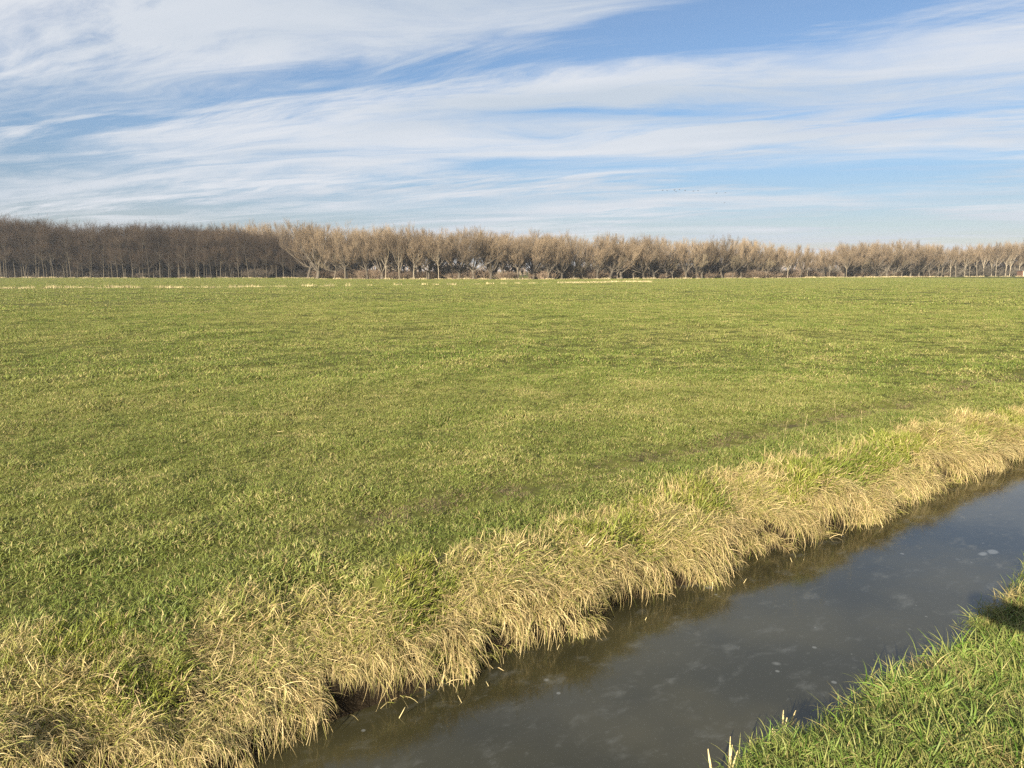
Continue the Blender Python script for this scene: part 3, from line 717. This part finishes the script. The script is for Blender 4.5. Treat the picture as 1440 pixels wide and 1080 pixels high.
# ------------------------------------------------------------------ small things by the ditch
def tussock(n):
    return blade_mesh('tussock', [(blades(n, 0.15, uni(0.09, 0.25), uni(0.0024, 0.005), nrm(0.8, 0.4), nrm(2.5, 0.35), nrm(0, 0.6), K=7), mixp(0.76)),
                                  (green(14), dryp(0.1))])
tus = [tussock(280) for _ in range(6)]
for t in tus: t.materials.append(M_DRY)
u = -0.3
while u < 13.5:
    s = random.uniform(0.04, 0.17); v = float(far_edge(np.array([u]))[0]) + s
    x, y = xy_of(u, v)
    o = link(bpy.data.objects.new('grass_tussock', random.choice(tus)))
    o.location = (x, y, float(on_sheet('field', u, v))); o.rotation_euler = (0, 0, DOWN + random.gauss(0, 0.3))
    k = random.uniform(0.75, 1.15) * float(np.interp(u, [0.5, 3.0], [0.75, 1.0])); o.scale = (k, k, k)
    tag(o, 'dry straw tussock drooping over the water from the far bank', 'tussock', 'dry tussocks drooping over the water')
    u += random.uniform(0.14, 0.34)

def stalk_mesh(L, bend):
    P, R = grow(np.array([[0, 0, -0.03]]), np.array([[bend, 0, 1.0]]), np.array([L]), np.array([0.0010]), np.array([0.0006]), 7, -0.1, 0.05)
    tip = P[0, -1]; d = P[0, -1] - P[0, -2]; d /= np.linalg.norm(d)
    n = 12
    p = tip[None] - d[None] * rng.uniform(0, 0.10, n)[:, None]
    q = d[None] + rng.normal(0, 0.22, (n, 3))
    P2, R2 = grow(p, q / np.linalg.norm(q, axis=1, keepdims=True), rng.uniform(0.01, 0.025, n), np.full(n, 0.0007), np.full(n, 0.0004), 3, 0, 0.1)
    me = np_mesh('stalk', *tubes(P, R, 5)); me.materials.append(M_STALK)
    he = np_mesh('seed_head', *tubes(P2, R2, 3)); he.materials.append(M_STALK)
    return me, he
stalks = [stalk_mesh(0.62, 0.1), stalk_mesh(0.52, -0.15), stalk_mesh(0.70, 0.05), stalk_mesh(0.45, 0.3)]
for (u, s) in [(6.1, .50), (6.3, .42), (6.9, .40), (7.4, .35)]:
    v = float(far_edge(np.array([u]))[0]) + s; x, y = xy_of(u, v); m = random.choice(stalks)
    e = link(bpy.data.objects.new('dry_stalk', None)); e.empty_display_size = 0.1
    e.location = (x, y, float(on_sheet('field', u, v))); e.rotation_euler = (0, 0, random.uniform(0, TAU))
    tag(e, 'thin upright dry grass stalk standing above the straw bank', 'stalk', 'upright dry stalks on the bank')
    for nm, me in (('stem', m[0]), ('seed_head', m[1])):
        o = link(bpy.data.objects.new(nm, me)); o.parent = e

# cut reed stubs at the tip of the near bank
def ray_hit(px, py, z):
    X = (px - CX) / F_PX; Z = -(py - CY) / F_PX
    d = np.array([X, math.cos(PITCH) + Z * math.sin(PITCH), -math.sin(PITCH) + Z * math.cos(PITCH)])
    return np.array([0, 0, EYE]) + d * ((z - EYE) / d[2])
def stub_mesh(L, r, bend, split):
    n = 3 if split else 1
    P, R = grow(np.zeros((n, 3)) + rng.normal(0, 0.004, (n, 3)), np.stack([np.full(n, bend) + rng.normal(0, .1 * split, n), rng.normal(0, .1 * split, n), np.ones(n)], 1),
                L * rng.uniform(0.75, 1.0, n), np.full(n, r), np.full(n, r * 0.75), 5, 0, 0.06)
    R[:, -1] *= 0.35
    me = np_mesh('reed_stub', *tubes(P, R, 7), smooth=True); me.materials.append(M_STALK); return me
for (px, py, L, r, b, sp, lab) in [(1007, 1085, 0.15, 0.0075, -0.15, 0, 'single straight pale cut reed stub at the water edge'),
                               (1022, 1090, 0.15, 0.006, 0.1, 1, 'split pale reed stub leaning at the water edge'),
                               (1063, 1062, 0.10, 0.005, -0.2, 0, 'short thin cut reed stub tilted over the water'),
                               (1092, 1052, 0.14, 0.009, -0.1, 1, 'broad split pale reed stub in the bank grass'),
                               (1104, 1022, 0.10, 0.007, 0.25, 1, 'short reddish broken reed stub in the bank grass'),
                               (1051, 1075, 0.08, 0.005, 0.3, 1, 'small bent pale reed stub low at the water edge')]:
    p = ray_hit(px, py, -0.42)
    o = link(bpy.data.objects.new('reed_stub', stub_mesh(L * 1.75, r * 0.85, b, sp)))
    o.location = (p[0], p[1], -0.50); tag(o, lab, 'reed')

for (px, py, L, b) in [(1115, 790, 0.10, 0.5), (1128, 786, 0.08, 0.9), (1045, 820, 0.11, -0.4), (905, 872, 0.09, 0.6), (782, 915, 0.12, -0.7), (655, 990, 0.13, 0.9), (690, 968, 0.10, 1.1), (1240, 742, 0.09, -0.5), (560, 1010, 0.12, 0.7)]:
    p = ray_hit(px, py, WATER_Z)
    o = link(bpy.data.objects.new('broken_stem', stub_mesh(L * 0.65, 0.0022, b, 0)))
    o.location = (p[0], p[1], WATER_Z - 0.02); o.rotation_euler = (0, 0, random.uniform(0, TAU))
    tag(o, 'thin pale broken stem poking from the water by the straw bank', 'stem', 'broken stems at the foot of the straw bank')

# pale straw lying on the grass
P, R = grow(np.array([[0, 0, 0.]]), np.array([[1., 0.3, 0.1]]), np.array([0.07]), np.array([0.004]), np.array([0.002]), 6, 0, 0.15)
me = np_mesh('straw', *tubes(P, R, 5)); me.materials.append(M_STALK)
p = ray_hit(390, 607, 0.07); o = link(bpy.data.objects.new('straw', me)); o.location = p
tag(o, 'single pale straw lying on the short green pasture', 'straw')

# unseen fence added beside the camera so its rail shades the near bank
def box(x0, x1, y0, y1, z0, z1, bev=0.008):
    import bmesh
    bm = bmesh.new(); bmesh.ops.create_cube(bm, size=1)
    for v in bm.verts: v.co = ((x0 + x1) / 2 + v.co.x * (x1 - x0), (y0 + y1) / 2 + v.co.y * (y1 - y0), (z0 + z1) / 2 + v.co.z * (z1 - z0))
    bmesh.ops.bevel(bm, geom=bm.edges[:], offset=bev, segments=2, affect='EDGES')
    me = bpy.data.meshes.new('timber'); bm.to_mesh(me); bm.free(); me.materials.append(M_WOOD); return me
e = link(bpy.data.objects.new('added_shadow_fence', None)); e.empty_display_size = 0.2
e.location = (1.15, 1.26, 0.05); e.rotation_euler = (0, 0, math.atan2(-0.8, 0.42))
tag(e, 'unseen wooden rail on posts added to cast a shadow on the near bank', 'fence')
for nm, me in (('rail', box(-0.05, 3.4, -0.05, 0.05, 1.01, 1.14)), ('post', box(1.45, 1.57, -0.176, -0.056, -0.4, 1.2)), ('post', box(3.0, 3.12, -0.176, -0.056, -0.4, 1.2))):
    o = link(bpy.data.objects.new(nm, me)); o.parent = e

# little brick hut among the last trees of the row
M_BRICK = simple_mat('weathered_brick', (0.15, 0.085, 0.055), (0.22, 0.125, 0.085), 6.0)
M_CREAM = simple_mat('cream_paint', (0.62, 0.50, 0.36), (0.70, 0.58, 0.43), 3.0)
M_TILE = simple_mat('dark_roof_felt', (0.09, 0.085, 0.08), (0.14, 0.13, 0.12), 3.0)
hy = 246.0; hx = x_at(1437, hy); hu, hv = uv_of(hx, hy)
e = link(bpy.data.objects.new('brick_hut', None)); e.empty_display_size = 0.5
e.location = (hx, hy, float(on_sheet('field', hu, hv)) - 0.05)
tag(e, 'little brick hut with cream door at the end of the tree row', 'hut')
for nm, b_, mt in (('wall', (0.0, 3.6, 0.0, 2.6, 0.0, 1.9), M_BRICK), ('door', (0.35, 1.25, -0.05, 0.06, 0.0, 1.75), M_CREAM), ('roof', (-0.2, 3.8, -0.2, 2.8, 1.903, 2.1), M_TILE)):
    me = box(*b_, bev=0.02); me.materials.clear(); me.materials.append(mt)
    o = link(bpy.data.objects.new(nm, me)); o.parent = e

# birds far off in the sky
def bird_mesh(flap):
    V = []; Q = []
    K = 9; xs = np.linspace(-0.45, 0.55, K)
    rad = np.interp(xs, [-.45, -.3, -.05, .15, .3, .42, .5, .55], [.01, .07, .12, .10, .045, .035, .045, .008])
    P = np.stack([xs, 0 * xs, 0.03 * np.clip(xs, 0, 1)], 1)[None]
    a = tubes(P, rad[None], 6)
    wing = []
    for sgn in (-1, 1):
        ys = np.linspace(0.05, 0.80, 6); ch = np.interp(ys, [0.05, 0.35, 0.8], [0.32, 0.26, 0.06]); zz = flap * np.sin(ys / 0.8 * 1.6); sw = -0.12 * (ys / 0.8) ** 2
        up = np.stack([np.stack([0.14 + sw, sgn * ys, zz + 0.02], 1), np.stack([0.14 + sw - ch, sgn * ys, zz], 1)], 1)
        lo = up.copy(); lo[:, :, 2] -= 0.02
        v = np.concatenate([up.reshape(-1, 3), lo.reshape(-1, 3)]); q = []
        for i in range(5):
            A = 2 * i; q += [[A, A + 1, A + 3, A + 2], [12 + A, 12 + A + 2, 12 + A + 3, 12 + A + 1], [A, A + 2, 12 + A + 2, 12 + A], [A + 1, 12 + A + 1, 12 + A + 3, A + 3]]
        q.append([10, 11, 23, 22]); wing.append((v, np.array(q)))
    me = np_mesh('goose', *join([a] + wing)); me.materials.append(M_BIRD); return me
geese = [bird_mesh(f) for f in (-0.15, 0.12, 0.30)]
for i, (px, py) in enumerate([(928.3, 271.7), (934.3, 272.3), (944.3, 271.8), (946.8, 273.5), (951.2, 271), (959, 272.4), (971, 272.7), (977, 272.5), (1002.4, 275.8), (1015, 275.1), (1014, 288.7)]):
    y = 165 + random.uniform(-3, 3)
    o = link(bpy.data.objects.new('flying_bird', geese[i % 3])); o.scale = (0.42, 0.42, 0.42)
    o.location = (x_at(px, y), y, h_at(py, y) ); o.rotation_euler = (random.uniform(-.2, .2), 0, math.radians(180 + 25 + random.uniform(-8, 8)))
    tag(o, 'small dark bird flying in a loose line above the trees', 'bird', 'birds flying in a line')

# ------------------------------------------------------------------ thin winter haze
def haze():
    m = bpy.data.materials.new('haze'); m.use_nodes = True; T = NT(m.node_tree)
    v = T.n('ShaderNodeVolumePrincipled', {'Color': (0.86, 0.90, 0.96, 1), 'Density': HAZE, 'Anisotropy': 0.2})
    T.n('ShaderNodeOutputMaterial', {'Volume': v.outputs[0]})
    x0, x1, y0, y1, z0, z1 = -7600, 7600, -7600, 7600, -2.2, 20.5
    V = [(x, y, z) for z in (z0, z1) for y in (y0, y1) for x in (x0, x1)]
    Q = [(0, 2, 3, 1), (4, 5, 7, 6), (0, 1, 5, 4), (2, 6, 7, 3), (0, 4, 6, 2), (1, 3, 7, 5)]
    me = np_mesh('haze', np.array(V, float), np.array(Q)); me.materials.append(m)
    tag(link(bpy.data.objects.new('haze', me)), 'thin pale haze in the air over the whole field', 'haze', kind='stuff')
HAZE = 0.0003
haze()
